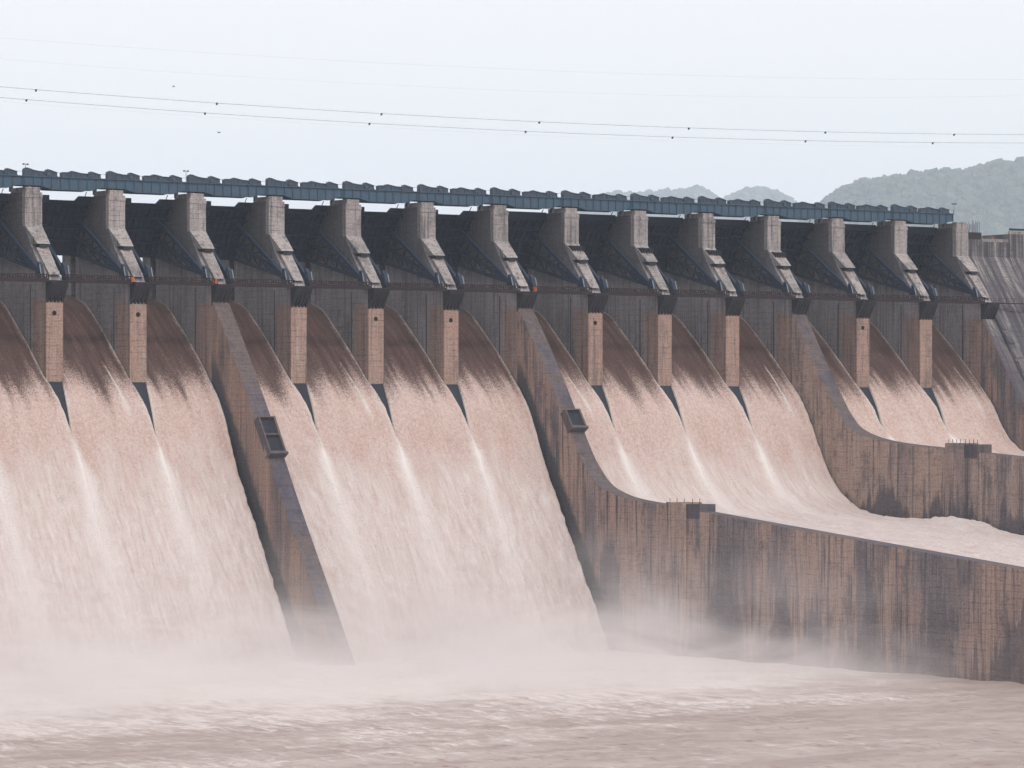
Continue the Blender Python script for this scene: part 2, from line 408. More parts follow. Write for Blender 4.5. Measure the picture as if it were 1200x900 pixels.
def flow_section(name, label, bays, prof, xa, xb, seed):
    """one sheet of falling water; bays: list of (left pier index, right pier index) boundaries"""
    C, S = curve(prof, .5)
    tg = np.gradient(C, axis=0); tg /= np.linalg.norm(tg, axis=1)[:, None]
    nrm = np.c_[tg[:, 1], -tg[:, 0]] * 1.0
    nrm[nrm[:, 1] < 0] *= -1
    verts = []; faces = []; uvs = []; cols = []
    Y = C[:, 0]; Z = C[:, 1]
    ynose, ytip = -11.0, -22.2
    for bi, (kl, kr) in enumerate(bays):
        lwall = kl in xa; rwall = kr in xb
        XL = np.full(len(S), kl * D + .02 if kl is not None else 0.0)
        wallgap = (1.7 if prof is PROF_LOW else .8)
        XR = kr * D - T - .05 - (.3 * sstep(33, 25, Z) + ((wallgap - .3) * sstep(20, -14, Z) + .5 * (vnoise(S * .5, 3.3 + kr) - .5) * sstep(10, -20, Z) if rwall else 0))
        tt = np.clip((ynose - Y) / (ynose - ytip), 0, 1)
        bend = tt ** .85
        if not lwall: XL = kl * D - 3.4 * bend; XL[tt >= 1] = kl * D - 3.4
        if not rwall: XR = XR + (1.3 + .35) * bend; XR[tt >= 1] = kr * D - 3.4
        n = 38
        q = np.linspace(0, 1, n)
        q = .5 - .5 * np.cos(np.pi * q) * .35 - .5 * (1 - 2 * q) * .65
        qq = np.r_[0, q, 1]
        XX = XL[:, None] + (XR - XL)[:, None] * qq[None]
        SS = np.repeat(S[:, None], n + 2, 1)
        YY = Y[:, None]; ZZ = Z[:, None]
        r = seed * 13.1
        dl = XX - XL[:, None]; dr = XR[:, None] - XX
        fall = np.clip((14 - ZZ) / 60, 0, 1)                      # how far down
        # aeration: ragged tongues start lower or higher across the bay
        lip = 9.5 + 4.0 * (vnoise(XX * .22 + r, SS * .0 + 3 + bi) - .5) + 3 * (vnoise(XX * .9 + r, 9.0 + bi) - .5) * 1.2
        notch = np.exp(-((qq[None] - (.45 + .3 * LAT[int(seed * 7 + bi) % 256, 3])) / .13) ** 2) * (11 * LAT[int(seed * 5 + bi * 3) % 256, 9] ** 3)
        foam = sstep(7.5, -6.0, ZZ - (lip - notch))
        edge = np.exp(-dr / (.55 + .9 * vnoise(SS * .25 + r, 1.0 + bi))) * sstep(33, 31, ZZ) * sstep(-30, 5, ZZ) * .62 + np.exp(-dl / .5) * sstep(14, 8, ZZ) * sstep(-20, 5, ZZ) * .6
        # white jet that splits off inside the bay
        jq = .60 + .12 * LAT[int(seed * 3 + bi * 5) % 256, 21]
        jet = np.exp(-((qq[None] - jq - .05 * (20 - ZZ) / 20) / (.010 + .045 * np.clip((18 - ZZ) / 22, 0, 1))) ** 2) * sstep(18 - 2 * bi % 3, 15.5, ZZ) * sstep(-4, 6, ZZ) * (.75 if (bi + seed) % 3 == 0 else .12)
        # the white rope where two jets close up behind a pier
        rope = 0
        age = np.clip((ytip - YY) / 35.0, 0, 3)
        on = sstep(-.01, .10, age)
        w = 1.3 + 6.0 * age ** .8
        wob = (vnoise(SS * .12 + r, 2.2 + bi) - .5) * 1.5
        if not lwall: rope = rope + np.exp(-((dl + wob) / w) ** 2) * on * np.exp(-age * .7) * .8
        if not rwall: rope = rope + np.exp(-((dr - wob) / w) ** 2) * on * np.exp(-age * .7) * .8
        white = np.clip(edge + jet + rope * .95, 0, 1)
        low = sstep(8, -28, ZZ + 5 * (vnoise(XX * .1 + r, SS * .05) - .5))
        amp = .05 + .42 * foam + .55 * fall
        disp = amp * (fbm(XX * .8 + r, SS * .45 + r, 4) - .5) * 1.0 + (.25 + 1.0 * fall) * (fbm(XX * .17 + r, SS * .025, 3) - .5) * foam * 1.0 + fall * foam * (np.maximum(fbm(XX * .5 + r, SS * .12 + 4, 4) - .54, 0)) * 2.0
        disp = disp + rope * .8 + jet * .4 + edge * .12
        flat = sstep(-20, -55, YY) if prof is not PROF_LOW else 0
        disp = disp + flat * (fbm(XX * .12, YY * .06 + 7, 4) - .5) * .7
        if name == 'chute_water_mid':
            mound = np.exp(-((XX - (10 * D - T - 4)) / 6) ** 2) * np.exp(-((YY + 84) / 16) ** 2)
            disp = disp + 2.2 * mound * (.6 + .8 * fbm(XX * .4, YY * .3, 3)); white = np.clip(white + mound * .5, 0, 1)
        disp = np.maximum(disp * sstep(0, 1.2, SS), -.38)
        # smooth toward the crest
        sk = -.7 - 2.8 * sstep(-20, -25.5, Y)
        disp[:, 0] = sk if lwall else np.where(Y < ytip, disp[:, 1], -.7)
        disp[:, -1] = sk if rwall else np.where(Y < ytip, disp[:, -2], -.7)
        PX = XX
        PY = YY + nrm[:, 0][:, None] * disp; PZ = ZZ + nrm[:, 1][:, None] * disp
        base = len(verts) and sum(len(v) for v in verts)
        verts.append(np.stack([PX, PY, PZ], -1).reshape(-1, 3))
        uvs.append(np.stack([XX, SS], -1).reshape(-1, 2))
        cols.append(np.stack([foam + 0 * XX, white, low + 0 * XX, np.ones_like(XX)], -1).reshape(-1, 4))
        R, Cn = XX.shape
        idx = np.arange(R * Cn).reshape(R, Cn) + (base or 0)
        f = np.stack([idx[:-1, :-1], idx[1:, :-1], idx[1:, 1:], idx[:-1, 1:]], -1).reshape(-1, 4)
        faces.append(f)
    V = np.vstack(verts); F = np.vstack(faces); U = np.vstack(uvs); K = np.vstack(cols)
    return sheet(name, V, F, U, K, M['flow'], label)

def sheet(name, V, F, U, K, mat, label):
    me = bpy.data.meshes.new(name)
    me.vertices.add(len(V)); me.vertices.foreach_set('co', V.astype(np.float32).ravel())
    me.loops.add(F.size); me.loops.foreach_set('vertex_index', F.astype(np.int32).ravel())
    me.polygons.add(len(F)); me.polygons.foreach_set('loop_start', (np.arange(len(F)) * 4).astype(np.int32))
    me.polygons.foreach_set('loop_total', np.full(len(F), 4, np.int32))
    me.update(calc_edges=True)
    uv = me.uv_layers.new(name='uv'); uv.data.foreach_set('uv', U[F.ravel()].astype(np.float32).ravel())
    ca = me.attributes.new('flow', 'FLOAT_COLOR', 'POINT'); ca.data.foreach_set('color', K.astype(np.float32).ravel())
    me.polygons.foreach_set('use_smooth', np.ones(len(F), bool))
    me.materials.append(mat); me.update()
    o = link(name, me); tag(o, label, None, None, 'structure'); return o

# ------------------------------------------------------------------ river, reservoir, hills
def river():
    xs = np.arange(-330, 420, 1.25); ys = np.arange(-560, -40, 1.25)
    X, Y = np.meshgrid(xs, ys, indexing='ij')
    toe = sstep(-330, -90, Y)
    nearw = sstep(125, 160, X)
    calm = sstep(0, 60, X - 136)
    z = WATER + .9 * (fbm(X * .05, Y * .11, 5) - .5) * (1.0 + .6 * toe) * (1 - .75 * sstep(95, 136, X)) + .9 * (fbm(X * .28, Y * .22, 4) - .5)
    band = .5 + .9 * (fbm(X * .012 + 4, Y * .035 + 2, 4) - .5) * 2
    foam = np.clip(.22 + .85 * sstep(-290, -95, Y) + .55 * (band - .5) - .5 * sstep(70, 140, X) * sstep(-150, -190, Y), -.4, 1.3)
    V = np.stack([X, Y, z], -1).reshape(-1, 3); R, Cn = X.shape
    idx = np.arange(R * Cn).reshape(R, Cn)
    F = np.stack([idx[:-1, :-1], idx[1:, :-1], idx[1:, 1:], idx[:-1, 1:]], -1).reshape(-1, 4)
    K = np.stack([foam, 0 * X, 0 * X, 0 * X + 1], -1).reshape(-1, 4)
    sheet('river', V, F, np.stack([X, Y], -1).reshape(-1, 2), K, M['river'], 'churned pinkish brown river below the dam')
    # the rest of the river, coarse, reaching past the camera
    b = MB()
    xs = [-6000, -330, 420, 6000]; ys = [-6000, -560, -40, 60]
    for i in range(3):
        for j in range(3):
            if i == 1 and j == 1: continue
            b.add([(xs[i], ys[j], WATER - .3), (xs[i + 1], ys[j], WATER - .3), (xs[i + 1], ys[j + 1], WATER - .3), (xs[i], ys[j + 1], WATER - .3)], [(0, 1, 2, 3)])
    me = b.mesh('river_reach', M['river'])
    tag(link('river_reach', me), 'wide outer reach of the brown river', kind='structure')
river()
b = MB(); b.add([(-13500, 38, 34.9), (20000, 38, 34.9), (20000, 22500, 34.9), (-13500, 22500, 34.9)], [(0, 1, 2, 3)])
tag(link('reservoir_water', b.mesh('reservoir_water', M['river'])), 'reservoir held behind the dam', kind='structure')

FW = Vector((math.sin(TH), math.cos(TH), 0)); RT = Vector((math.cos(TH), -math.sin(TH), 0))
def hill(name, label, depth, outline, thick, seed, nclump, rad):
    us = [p[0] for p in outline]; vs = [p[1] for p in outline]
    U = np.arange(us[0], us[-1] + .1, 3.0); W = np.linspace(-1, 1, 41)
    def height(u, w):
        h = np.interp(u, us, [(495.7 - v) / 4564.0 * depth for v in vs])
        ridge = 1 - np.abs(w) ** 1.5 * .95
        n = (fbm(u * .035 + seed, w * 3 + seed, 4) - .5)
        return h * ridge * (1 + .18 * n * np.abs(w) * 2) - 20
    UU, WW = np.meshgrid(U, W, indexing='ij')
    H = height(UU, WW); dep = depth + WW * thick
    P = lambda u, w, z: np.stack([CAM.x + FW.x * (depth + w * thick) + RT.x * (u - 600) / 4564 * depth,
                                  CAM.y + FW.y * (depth + w * thick) + RT.y * (u - 600) / 4564 * depth, z], -1)
    V = P(UU, WW, H).reshape(-1, 3); R, Cn = UU.shape
    idx = np.arange(R * Cn).reshape(R, Cn)
    F = np.stack([idx[:-1, :-1], idx[1:, :-1], idx[1:, 1:], idx[:-1, 1:]], -1).reshape(-1, 4)
    K = np.ones((len(V), 4))
    sheet(name, V, F, V[:, :2] * .01, K, M['hill'], label)
    # tree crowns on the near slope and the ridge: small leaf-clump blobs
    r = np.random.RandomState(int(seed * 10))
    phi = (1 + 5 ** .5) / 2
    ico = np.array([(-1, phi, 0), (1, phi, 0), (-1, -phi, 0), (1, -phi, 0), (0, -1, phi), (0, 1, phi), (0, -1, -phi), (0, 1, -phi), (phi, 0, -1), (phi, 0, 1), (-phi, 0, -1), (-phi, 0, 1)]) / 1.9
    icf = np.array([(0, 11, 5), (0, 5, 1), (0, 1, 7), (0, 7, 10), (0, 10, 11), (1, 5, 9), (5, 11, 4), (11, 10, 2), (10, 7, 6), (7, 1, 8), (3, 9, 4), (3, 4, 2), (3, 2, 6), (3, 6, 8), (3, 8, 9), (4, 9, 5), (2, 4, 11), (6, 2, 10), (8, 6, 7), (9, 8, 1)])
    cu = r.uniform(us[0], us[-1], nclump); cw = np.where(r.rand(nclump) < .25, r.normal(0, .03, nclump), r.uniform(-.5, .12, nclump))
    ch = height(cu, cw); cp = P(cu, cw, ch)
    sz = rad * np.exp(np.clip(r.normal(0, .38, nclump), -1, .75)) * (.7 + .6 * vnoise(cu * .2, cw * 30))
    VV = cp[:, None, :] + ico[None] * sz[:, None, None] * r.uniform(.65, 1.25, (nclump, 12, 1)) * np.array([1, 1, .95])
    VV[:, :, 2] += sz[:, None] * .5
    FF = (icf[None] + (np.arange(nclump) * 12)[:, None, None]).reshape(-1, 3)
    me = bpy.data.meshes.new('forest'); me.from_pydata(VV.reshape(-1, 3).tolist(), [], FF.tolist()); me.materials.append(M['forest'])
    o = link('forest', me); tag(o, 'hazy forest cover of ' + label, None, None, 'stuff')
hill('hill', 'the big wooded hill rising behind the right end of the dam', 13500,
     [(915, 300), (940, 262), (960, 243), (975, 231), (985, 224), (1005, 216), (1030, 211), (1050, 208), (1080, 203), (1100, 202), (1125, 200), (1150, 196), (1180, 192), (1200, 190), (1300, 180), (1450, 196), (1600, 240)],
     2200, 3.1, 26000, 11.5)
hill('hill', 'the pale far hills behind the middle of the dam', 20500,
     [(560, 300), (620, 262), (660, 240), (690, 231), (715, 227), (740, 226), (775, 225), (800, 221), (815, 219), (830, 223), (845, 233), (852, 234), (868, 224), (885, 220), (905, 223), (920, 230), (935, 240), (960, 250), (1000, 290)],
     2000, 8.4, 14000, 11.0)

# ------------------------------------------------------------------ dam body under the water
OFFB = .6
def body_poly(prof, y_end, zbot=-61.0):
    C, S = curve(prof, 1.5)
    tg = np.gradient(C, axis=0); tg /= np.linalg.norm(tg, axis=1)[:, None]
    nr = np.c_[tg[:, 1], -tg[:, 0]]; nr[nr[:, 1] < 0] *= -1
    Q = C - nr * (OFFB + 2.6 * sstep(-19.5, -25, C[:, 0]))[:, None]
    Q = [tuple(q) for q in Q if q[0] > y_end and q[1] > zbot + .3]
    ylast = Q[-1][0]
    return [(36, zbot)] + Q[::1][0:] + [(ylast, zbot)]
dam = empty('concrete_dam', (116, -10, -60), 'dark wet concrete spillway under the falling water, showing in the gaps behind the piers', 'dam')
for nm, prof, xa_, xb_, ye in (('low_chute_floor', PROF_LOW, -3 * D, 6 * D - T - .01, -60), ('middle_chute_floor', PROF_MID, 6 * D + .01, 10 * D - T - .01, -245),
                               ('high_chute_floor', PROF_HIGH, 10 * D + .01, 13 * D - T - .01, -245)):
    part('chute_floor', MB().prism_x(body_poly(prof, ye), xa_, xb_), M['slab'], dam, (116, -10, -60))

flow_section('chute_water_left', 'aerated brown and white water of the leftmost chute, falling to the river', [(-2, -1), (-1, 0), (0, 1), (1, 2)], PROF_LOW, [-2], [2], 1)
flow_section('chute_water_second', 'white water falling between the plain divider and the long training wall', [(2, 3), (3, 4), (4, 5), (5, 6)], PROF_LOW, [2], [6], 2)
flow_section('chute_water_mid', 'water that sweeps down and out behind the long training wall', [(6, 7), (7, 8), (8, 9), (9, 10)], PROF_MID, [6], [10], 3)
flow_section('chute_water_high', 'water of the rightmost, highest chute', [(10, 11), (11, 12), (12, 13)], PROF_HIGH, [10], [13], 4)

# ------------------------------------------------------------------ piers
def frustum(xa0, xa1, xb0, xb1, y0, z0, y1, z1, yback0, yback1):
    """block whose front slants from (y0, z0) to (y1, z1) while it narrows; backs lie inside the pier"""
    top = [(xa0, y0, z0), (xa1, y0, z0), (xa1, yback0, z0), (xa0, yback0, z0)]
    bot = [(xb0, y1, z1), (xb1, y1, z1), (xb1, yback1, z1), (xb0, yback1, z1)]
    return MB().loft([top, bot])
PO = (0, -5, 8)
def make_pier():
    r = empty('spillway_pier', (0, -5, 8), 'pier', 'pier')
    main = MB().prism_x([(-11, 0), (-11, 34.6), (-9.4, 36.6), (-3.2, 44), (0.0, 49), (0.0, 57.2), (9.5, 57.2), (11.5, 55.2), (17.0, 55.2), (17.0, 0)], -T, 0)
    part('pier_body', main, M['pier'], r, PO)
    part('groove_core', MB().box(-T + 1.5, -1.5, 17.0, 19.6, 0, 55.2), M['corbel'], r, PO)  # near-black material puts the groove's recess darkness into its colour
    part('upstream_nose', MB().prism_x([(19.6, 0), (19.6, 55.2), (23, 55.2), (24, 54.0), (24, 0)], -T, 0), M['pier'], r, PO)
    part('pier_cap', MB().box(-T + .35, -.5, -.25, 8.0, 57.2, 58.45), M['head'], r, PO)
    face = MB().box(-T - .02, .02, -.32, 1.2, 48.9, 57.2)
    face.box(-T - .12, .12, -.45, 1.0, 55.9, 56.6)
    part('pier_front', face, M['head'], r, PO)
    part('slanted_head', frustum(-T - .02, .02, -4.25, -.65, -.32, 48.9, -5.9, 44.2, 1.0, -2.2), M['head'], r, PO)
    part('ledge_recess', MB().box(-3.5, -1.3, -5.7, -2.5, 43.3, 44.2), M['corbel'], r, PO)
    part('lower_head', frustum(-4.15, -.75, -3.4, -.5, -5.2, 43.3, -10.6, 36.4, -2.8, -9.0), M['head'], r, PO)
    for x in (-3.6, -1.2):
        part('bearing', MB().box(x - .45, x + .45, .8, 2.2, 58.45, 58.75), M['strip'], r, PO)
    part('steel_strip', MB().box(-T - .06, -T + .05, -3.3, -2.9, 17.5, 34.0), M['strip'], r, PO)
    pf = part('platform', MB().box(-T - .1, .1, -14.2, -10.8, 34.6, 34.95), M['rail'], r, PO)
    for i in range(5):
        x = -T + .3 + i * (T - .6) / 4
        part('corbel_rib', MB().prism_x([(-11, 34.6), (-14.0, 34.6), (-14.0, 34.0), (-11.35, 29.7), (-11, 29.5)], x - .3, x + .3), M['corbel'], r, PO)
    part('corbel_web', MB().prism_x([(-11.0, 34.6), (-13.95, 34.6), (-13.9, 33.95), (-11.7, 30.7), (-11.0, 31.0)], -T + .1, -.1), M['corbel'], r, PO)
    nose = MB().box(-T + .02, -.02, -11.22, -10.9, 0, 29.9)
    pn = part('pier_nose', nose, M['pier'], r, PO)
    b = MB(); n = 12
    ring = lambda rr, y: [(-T / 2 - .1 + rr * math.cos(2 * math.pi * i / n), y, 27.0 + rr * math.sin(2 * math.pi * i / n)) for i in range(n)]
    b.loft([ring(.60, -11.0), ring(.60, -11.27)])
    part('drain_pipe', b, M['darkhole'], pn, PO)
    rl = MB()
    for x in (-T, -T / 2, 0):
        rl.beam((x, -14.1, 34.9), (x, -14.1, 36.0), .07)
    rl.beam((-T, -14.1, 36.0), (0, -14.1, 36.0), .07); rl.beam((-T, -14.1, 35.5), (0, -14.1, 35.5), .05)
    part('handrail', rl, M['rail'], pf, PO)
    return r
proto = make_pier()
HOLES = {0, 1, 4, 5, 7, 10, 11}
plab = {
 -1: 'spillway pier just outside the left edge, left of the first one seen',
 0: 'leftmost spillway pier, tan nose with a round drain hole',
 1: 'second spillway pier from the left, orange drum at its trunnion and a drain hole',
 2: 'third spillway pier from the left, whose foot runs into the plain sloping divider wall',
 3: 'fourth spillway pier from the left, first one right of the plain divider wall',
 4: 'fifth spillway pier from the left, middle of the three in the second chute',
 5: 'sixth spillway pier from the left, next left of the long training wall',
 6: 'seventh spillway pier from the left, at the head of the long training wall',
 7: 'eighth spillway pier, first right of the long training wall, comb bracket on its slanted head',
 8: 'ninth spillway pier, middle of the three in the third chute',
 9: 'tenth spillway pier, last in the third chute before the upper training wall',
 10: 'eleventh spillway pier, at the head of the upper training wall',
 11: 'twelfth spillway pier, left one of the two in the rightmost chute',
 12: 'thirteenth spillway pier, right one of the two in the rightmost chute',
 13: 'end pier joined to the solid right abutment of the dam'}
WALLS = (2, 6, 10, 13)
for k in range(-1, 14):
    o = proto if k == -1 else copy_thing(proto, (k * D, -5, 8))
    if k == -1: pass
    tag(o, plab[k], 'pier', 'piers of the spillway')
    PIERS = globals().setdefault('PIERS', {}); PIERS[k] = o
proto.location = (-D, -5, 8)
comb = MB().box(-T + .3, -.2, -2.6, -.2, 47.9, 48.15)
for i in range(5): comb.box(-T + .5 + i * .85, -T + .75 + i * .85, -3.4, -.4, 46.6, 47.9)
comb_me = None
for k, o in PIERS.items():
    for ch in [g for c_ in o.children for g in c_.children]:
        if ch.name.startswith('drain_pipe') and k not in HOLES: bpy.data.objects.remove(ch)
    if k in (7, 8, 9, 10):
        if comb_me is None:
            comb.v = [(a, b_ + 5, c - 8) for a, b_, c in comb.v]; comb_me = comb.mesh('comb_bracket', M['corbel'])
        link('comb_bracket', comb_me, o)

# ------------------------------------------------------------------ raised radial gates
GC = (-9.6, 37.4); GR = 26.0; GW = D - T - .5        # trunnion, radius, width
GO = (D / 2, -9.6, 37.4)
def arcp(a, R=GR): return (GC[0] + R * math.cos(a), GC[1] + R * math.sin(a))
def make_gate(top_z, notch):
    r = empty('radial_gate', (D / 2, -9.6, 37.4), 'gate', 'gate')
    x0, x1 = .25, .25 + GW
    a0 = math.asin((42.6 - GC[1]) / GR); a1 = math.asin((top_z - GC[1]) / GR); N = 10
    A = [a0 + (a1 - a0) * i / N for i in range(N + 1)]
    poly = [arcp(a) for a in A] + [arcp(a, GR + .25) for a in reversed(A)]
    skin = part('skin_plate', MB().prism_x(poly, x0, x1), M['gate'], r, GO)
    for i in range(5):
        a = a0 + (a1 - a0) * (.02 + .96 * i / 4); y, z = arcp(a, GR - .65)
        d = Vector((0, math.cos(a), math.sin(a)))
        part('horizontal_girder', MB().beam((x0, y, z), (x1, y, z), 1.25, .45, up=(0, -math.sin(a), math.cos(a))), M['gate'], r, GO)
    st = MB()
    for i in range(11):
        x = x0 + .3 + i * (GW - .6) / 10
        st.prism_x([arcp(a, GR - .02) for a in A] + [arcp(a, GR - .5) for a in reversed(A)], x - .06, x + .06)
    o = part('skin_stiffeners', st, M['gate'], skin, GO); o['kind'] = 'stuff'
    for side in (0, 1):
        xh = x0 + .75 if side == 0 else x1 - .75
        xg = x0 + 2.6 if side == 0 else x1 - 2.6
        hub = Vector((xh, GC[0], GC[1])); ends = []
        for f in (.06, .38, .70):
            y, z = arcp(a0 + (a1 - a0) * f, GR - 1.2); e = Vector((xg, y, z)); ends.append(e)
            part('arm', MB().beam(hub, e, .75, .8), M['arm'], r, GO)
        for t in (.28, .46, .64, .82):
            p = [hub.lerp(e, t) for e in ends]
            b = MB(); b.beam(p[0], p[1], .32); b.beam(p[1], p[2], .32)
            part('arm_strut', b, M['arm'], r, GO)
            q = [hub.lerp(e, t + .18) for e in ends]
            b = MB(); b.beam(p[0], q[1], .26); b.beam(p[2], q[1], .26)
            part('arm_diagonal', b, M['arm'], r, GO)
        b = MB(); n = 12
        for xx in (0,):
            rg = lambda x: [(x, GC[0] + 1.0 * math.cos(2 * math.pi * i / n), GC[1] + 1.0 * math.sin(2 * math.pi * i / n)) for i in range(n)]
            b.loft([rg(xh - .7), rg(xh + .7)])
        part('trunnion_hub', b, M['arm'], r, GO)
        b = MB().prism_x([(-9.4, 35.0), (-11.9, 35.0), (-10.6, 38.6), (-9.6, 39.6), (-9.2, 39.4)], xh - .5, xh + .5)
        tb = part('trunnion_bracket', b, M['arm'], r, GO)
        b = MB().beam((xh + (.55 if side == 0 else -.55), -12.0, 35.0), (xh + (.55 if side == 0 else -.55), -10.7, 38.8), .2, .22)
        part('bracket_edge_plate', b, M['white'], tb, GO)
    yt, zt = arcp(a1)
    if notch:
        part('lifting_frame', MB().box(x0, x0 + 6.4, yt - .4, yt + .3, top_z - .6, top_z + 1.3), M['gate'], r, GO)
        part('lifting_frame', MB().prism_y([(x1 - 4.9, top_z - .6), (x1 - 4.9, top_z - .2), (x1 - 3.4, top_z + 1.3), (x1, top_z + 1.3), (x1, top_z - .6)], yt - .4, yt + .3), M['gate'], r, GO)
    else:
        part('lifting_frame', MB().box(x0, x1, yt - .4, yt + .3, top_z - .6, top_z + 1.2), M['gate'], r, GO)
    for x in (x0 + 2.2, x1 - 2.2):
        b = MB(); b.beam((x, yt - .6, top_z + .5), (x, yt - 2.0, 58.2), .22, n=6)
        part('hoist_rope', b, M['arm'], r, GO)
    return r
gl = make_gate(55.9, True); gh = make_gate(56.3, False)
bayname = {-1: 'at the very left edge of the picture', 0: 'between the first and second piers', 1: 'left of the divider-wall pier'}
def baytext(k):
    if k == -1: return 'left of the first pier, cut by the picture edge'
    return 'between the %s and %s piers from the left' % (ORD[k], ORD[k + 1])
ful, fuh = True, True
for k in range(-1, 13):
    src = gl if k < 6 else gh
    if k == -1: o = gl; keep = o
    elif k == 6: o = gh
    else: o = copy_thing(src, (k * D + GO[0], GO[1], GO[2]))
    if k in (6,): o.location = (k * D + GO[0], GO[1], GO[2])
    tag(o, 'raised dark gate ' + baytext(k), 'gate', 'raised radial gates')
gl.location = (-D + GO[0], GO[1], GO[2])

# ------------------------------------------------------------------ walkways along the noses
def make_walkway():
    off = (D / 2, -12.4, 34.6); L0, L1 = .15, D - T - .15
    r = empty('walkway', off, 'w', 'walkway')
    for y in (-12.95, -11.85):
        part('side_beam', MB().box(L0, L1, y - .09, y + .09, 34.5, 34.95), M['rail'], r, off)
    part('kick_plate', MB().box(L0, L1, -13.0, -12.96, 34.95, 35.45), M['rail'], r, off)
    part('deck', MB().box(L0, L1, -12.86, -11.94, 34.8, 34.9), M['rail'], r, off)
    for y in (-12.95, -11.85):
        b = MB(); b.beam((L0, y, 36.4), (L1, y, 36.4), .2); b.beam((L0, y, 35.75), (L1, y, 35.75), .14)
        part('handrail', b, M['rail'], r, off)
        nb = 12
        for i in range(nb + 1):
            x = L0 + .1 + (L1 - L0 - .2) * i / nb
            part('rail_post', MB().beam((x, y, 34.9), (x, y, 36.35), .2), M['rail'], r, off)
        for i in range(nb):
            xa = L0 + .1 + (L1 - L0 - .2) * i / nb; xb = L0 + .1 + (L1 - L0 - .2) * (i + 1) / nb
            if y < -12: part('lattice_bar', MB().beam((xa, y, 34.9 if i % 2 else 36.3), (xb, y, 36.3 if i % 2 else 34.9), .16), M['rail'], r, off)
    return r
w0 = make_walkway()
for k in range(-1, 13):
    o = w0 if k == -1 else copy_thing(w0, (k * D + D / 2, -12.4, 34.6))
    tag(o, 'rusty railed walkway across bay ' + baytext(k), 'walkway', 'walkways between the pier noses')
w0.location = (-D + D / 2, -12.4, 34.6)

# ------------------------------------------------------------------ bridge girders and hoist covers
def make_span():
    off = (D / 2, 3.0, 58.75); x0, x1 = -T - .15, D - T - .25
    r = empty('bridge_span', off, 's', 'bridge')
    def web(y): return MB().prism_y([(x0, 59.0), (x0 + 4.8, 59.0), (x0 + 8, 58.15), (x1 - 4.5, 58.15), (x1 - 1.5, 59.0), (x1, 59.0), (x1, 61.1), (x0, 61.1)], y - .06, y + .06)
    gw = [part('girder_web', web(y), M['girder'], r, off) for y in (.6, 5.2)][0]
    part('top_flange', MB().box(x0, x1, .15, 5.6, 61.1, 61.28), M['girder'], r, off)
    b = MB()
    for y in (.6, 5.2):
        pts = [(x0, 59.0), (x0 + 4.8, 59.0), (x0 + 8, 58.15), (x1 - 4.5, 58.15), (x1 - 1.5, 59.0), (x1, 59.0)]
        for (a, c), (d, e) in zip(pts, pts[1:]): b.beam((a, y, c - .05), (d, y, e - .05), .75, .12, up=(0, 0, 1))
    part('bottom_flange', b, M['girder'], r, off)
    for i in range(10):
        x = x0 + .35 + i * (x1 - x0 - .7) / 9
        part('web_stiffener', MB().box(x - .07, x + .07, .25, .54, 59.0 if i in (0, 1, 2, 9) else 58.2, 61.08), M['girder'], gw, off)
    for x in (x0 + 1.2, x1 - 1.0):
        part('cross_diaphragm', MB().box(x - .1, x + .1, .66, 5.14, 59.05, 61.05), M['gate'], r, off)
    part('support_post', MB().box(x1 - 3.1, x1 - 2.5, .9, 1.9, 57.2, 58.6), M['strip'], r, off)
    b = MB()
    for i in range(12):
        x = x0 + .2 + i * (x1 - x0 - .4) / 11; b.beam((x, .3, 61.28), (x, .3, 62.3), .06)
    b.beam((x0, .3, 62.3), (x1, .3, 62.3), .06)
    part('deck_railing', b, M['rail'], r, off)
    part('added_shade_slab', MB().box(.05 - T, D - T - .3, 5.9, 11.5, 60.0, 60.4), M['corbel'], r, off)  # unseen slab added behind the girder to block light from above
    part('upstream_shade_deck', MB().box(.05, D - T - .05, 10.5, 23.5, 54.9, 55.6), M['corbel'], r, off)  # mostly hidden deck slab, added to shade the pier sides below
    return r
s0 = make_span()
for k in range(-1, 13):
    o = s0 if k == -1 else copy_thing(s0, (k * D + D / 2, 3.0, 58.75))
    tag(o, 'blue girder span over the bay ' + baytext(k), 'bridge span', 'girder spans along the dam crest')
s0.location = (-D + D / 2, 3.0, 58.75)

def make_cover(prof, L):
    off = (L / 2, 3.0, 61.28); r = empty('hoist_cover', off, 'c', 'hoist cover')
    poly = [(x, 61.3 + z) for x, z in prof]
    sh = part('cover_shell', MB().prism_y(poly, 1.1, 2.1), M['cover'], r, off)
    b = MB()
    for (xa, za), (xb, zb) in zip(poly[1:-1], poly[2:-1]):
        b.beam((xa, 1.0, za + .03), (xb, 1.0, zb + .03), .18, .14)
    part('roof_trim', b, M['girder'], sh, off)
    n = int(L / 1.3)
    for i in range(n + 1):
        x = .1 + (L - .2) * i / n; zt = np.interp(x, [q[0] for q in poly[1:-1]], [q[1] for q in poly[1:-1]]) - .1
        part('frame_post', MB().box(x - .06, x + .06, .98, 1.1, 61.3, float(zt)), M['girder'], r, off)
    part('base_beam', MB().box(0, L, .7, 1.08, 61.3, 61.5), M['girder'], r, off)
    part('drive_motor', MB().prism_x([(.55, 61.5), (.55, 62.0), (.7, 62.15), (.95, 62.15), (1.08, 61.5)], L * .66, L * .66 + 1.0), M['cover'], r, off)
    return r
P1 = [(0, 0), (0, 1.55), (.35, 1.95), (1.1, 1.9), (2.6, 1.45), (4.2, 1.22), (6.1, 1.15), (6.35, 1.75), (6.9, 1.7), (8.4, 1.3), (9.3, 1.05), (9.3, 0)]
P2 = [(0, 0), (0, 1.15), (2.2, 1.2), (2.6, 1.55), (3.3, 1.5), (5.5, 1.1), (7.9, 1.0), (8.1, 1.6), (8.6, 1.55), (10.0, 1.2), (11.1, .95), (11.1, 0)]
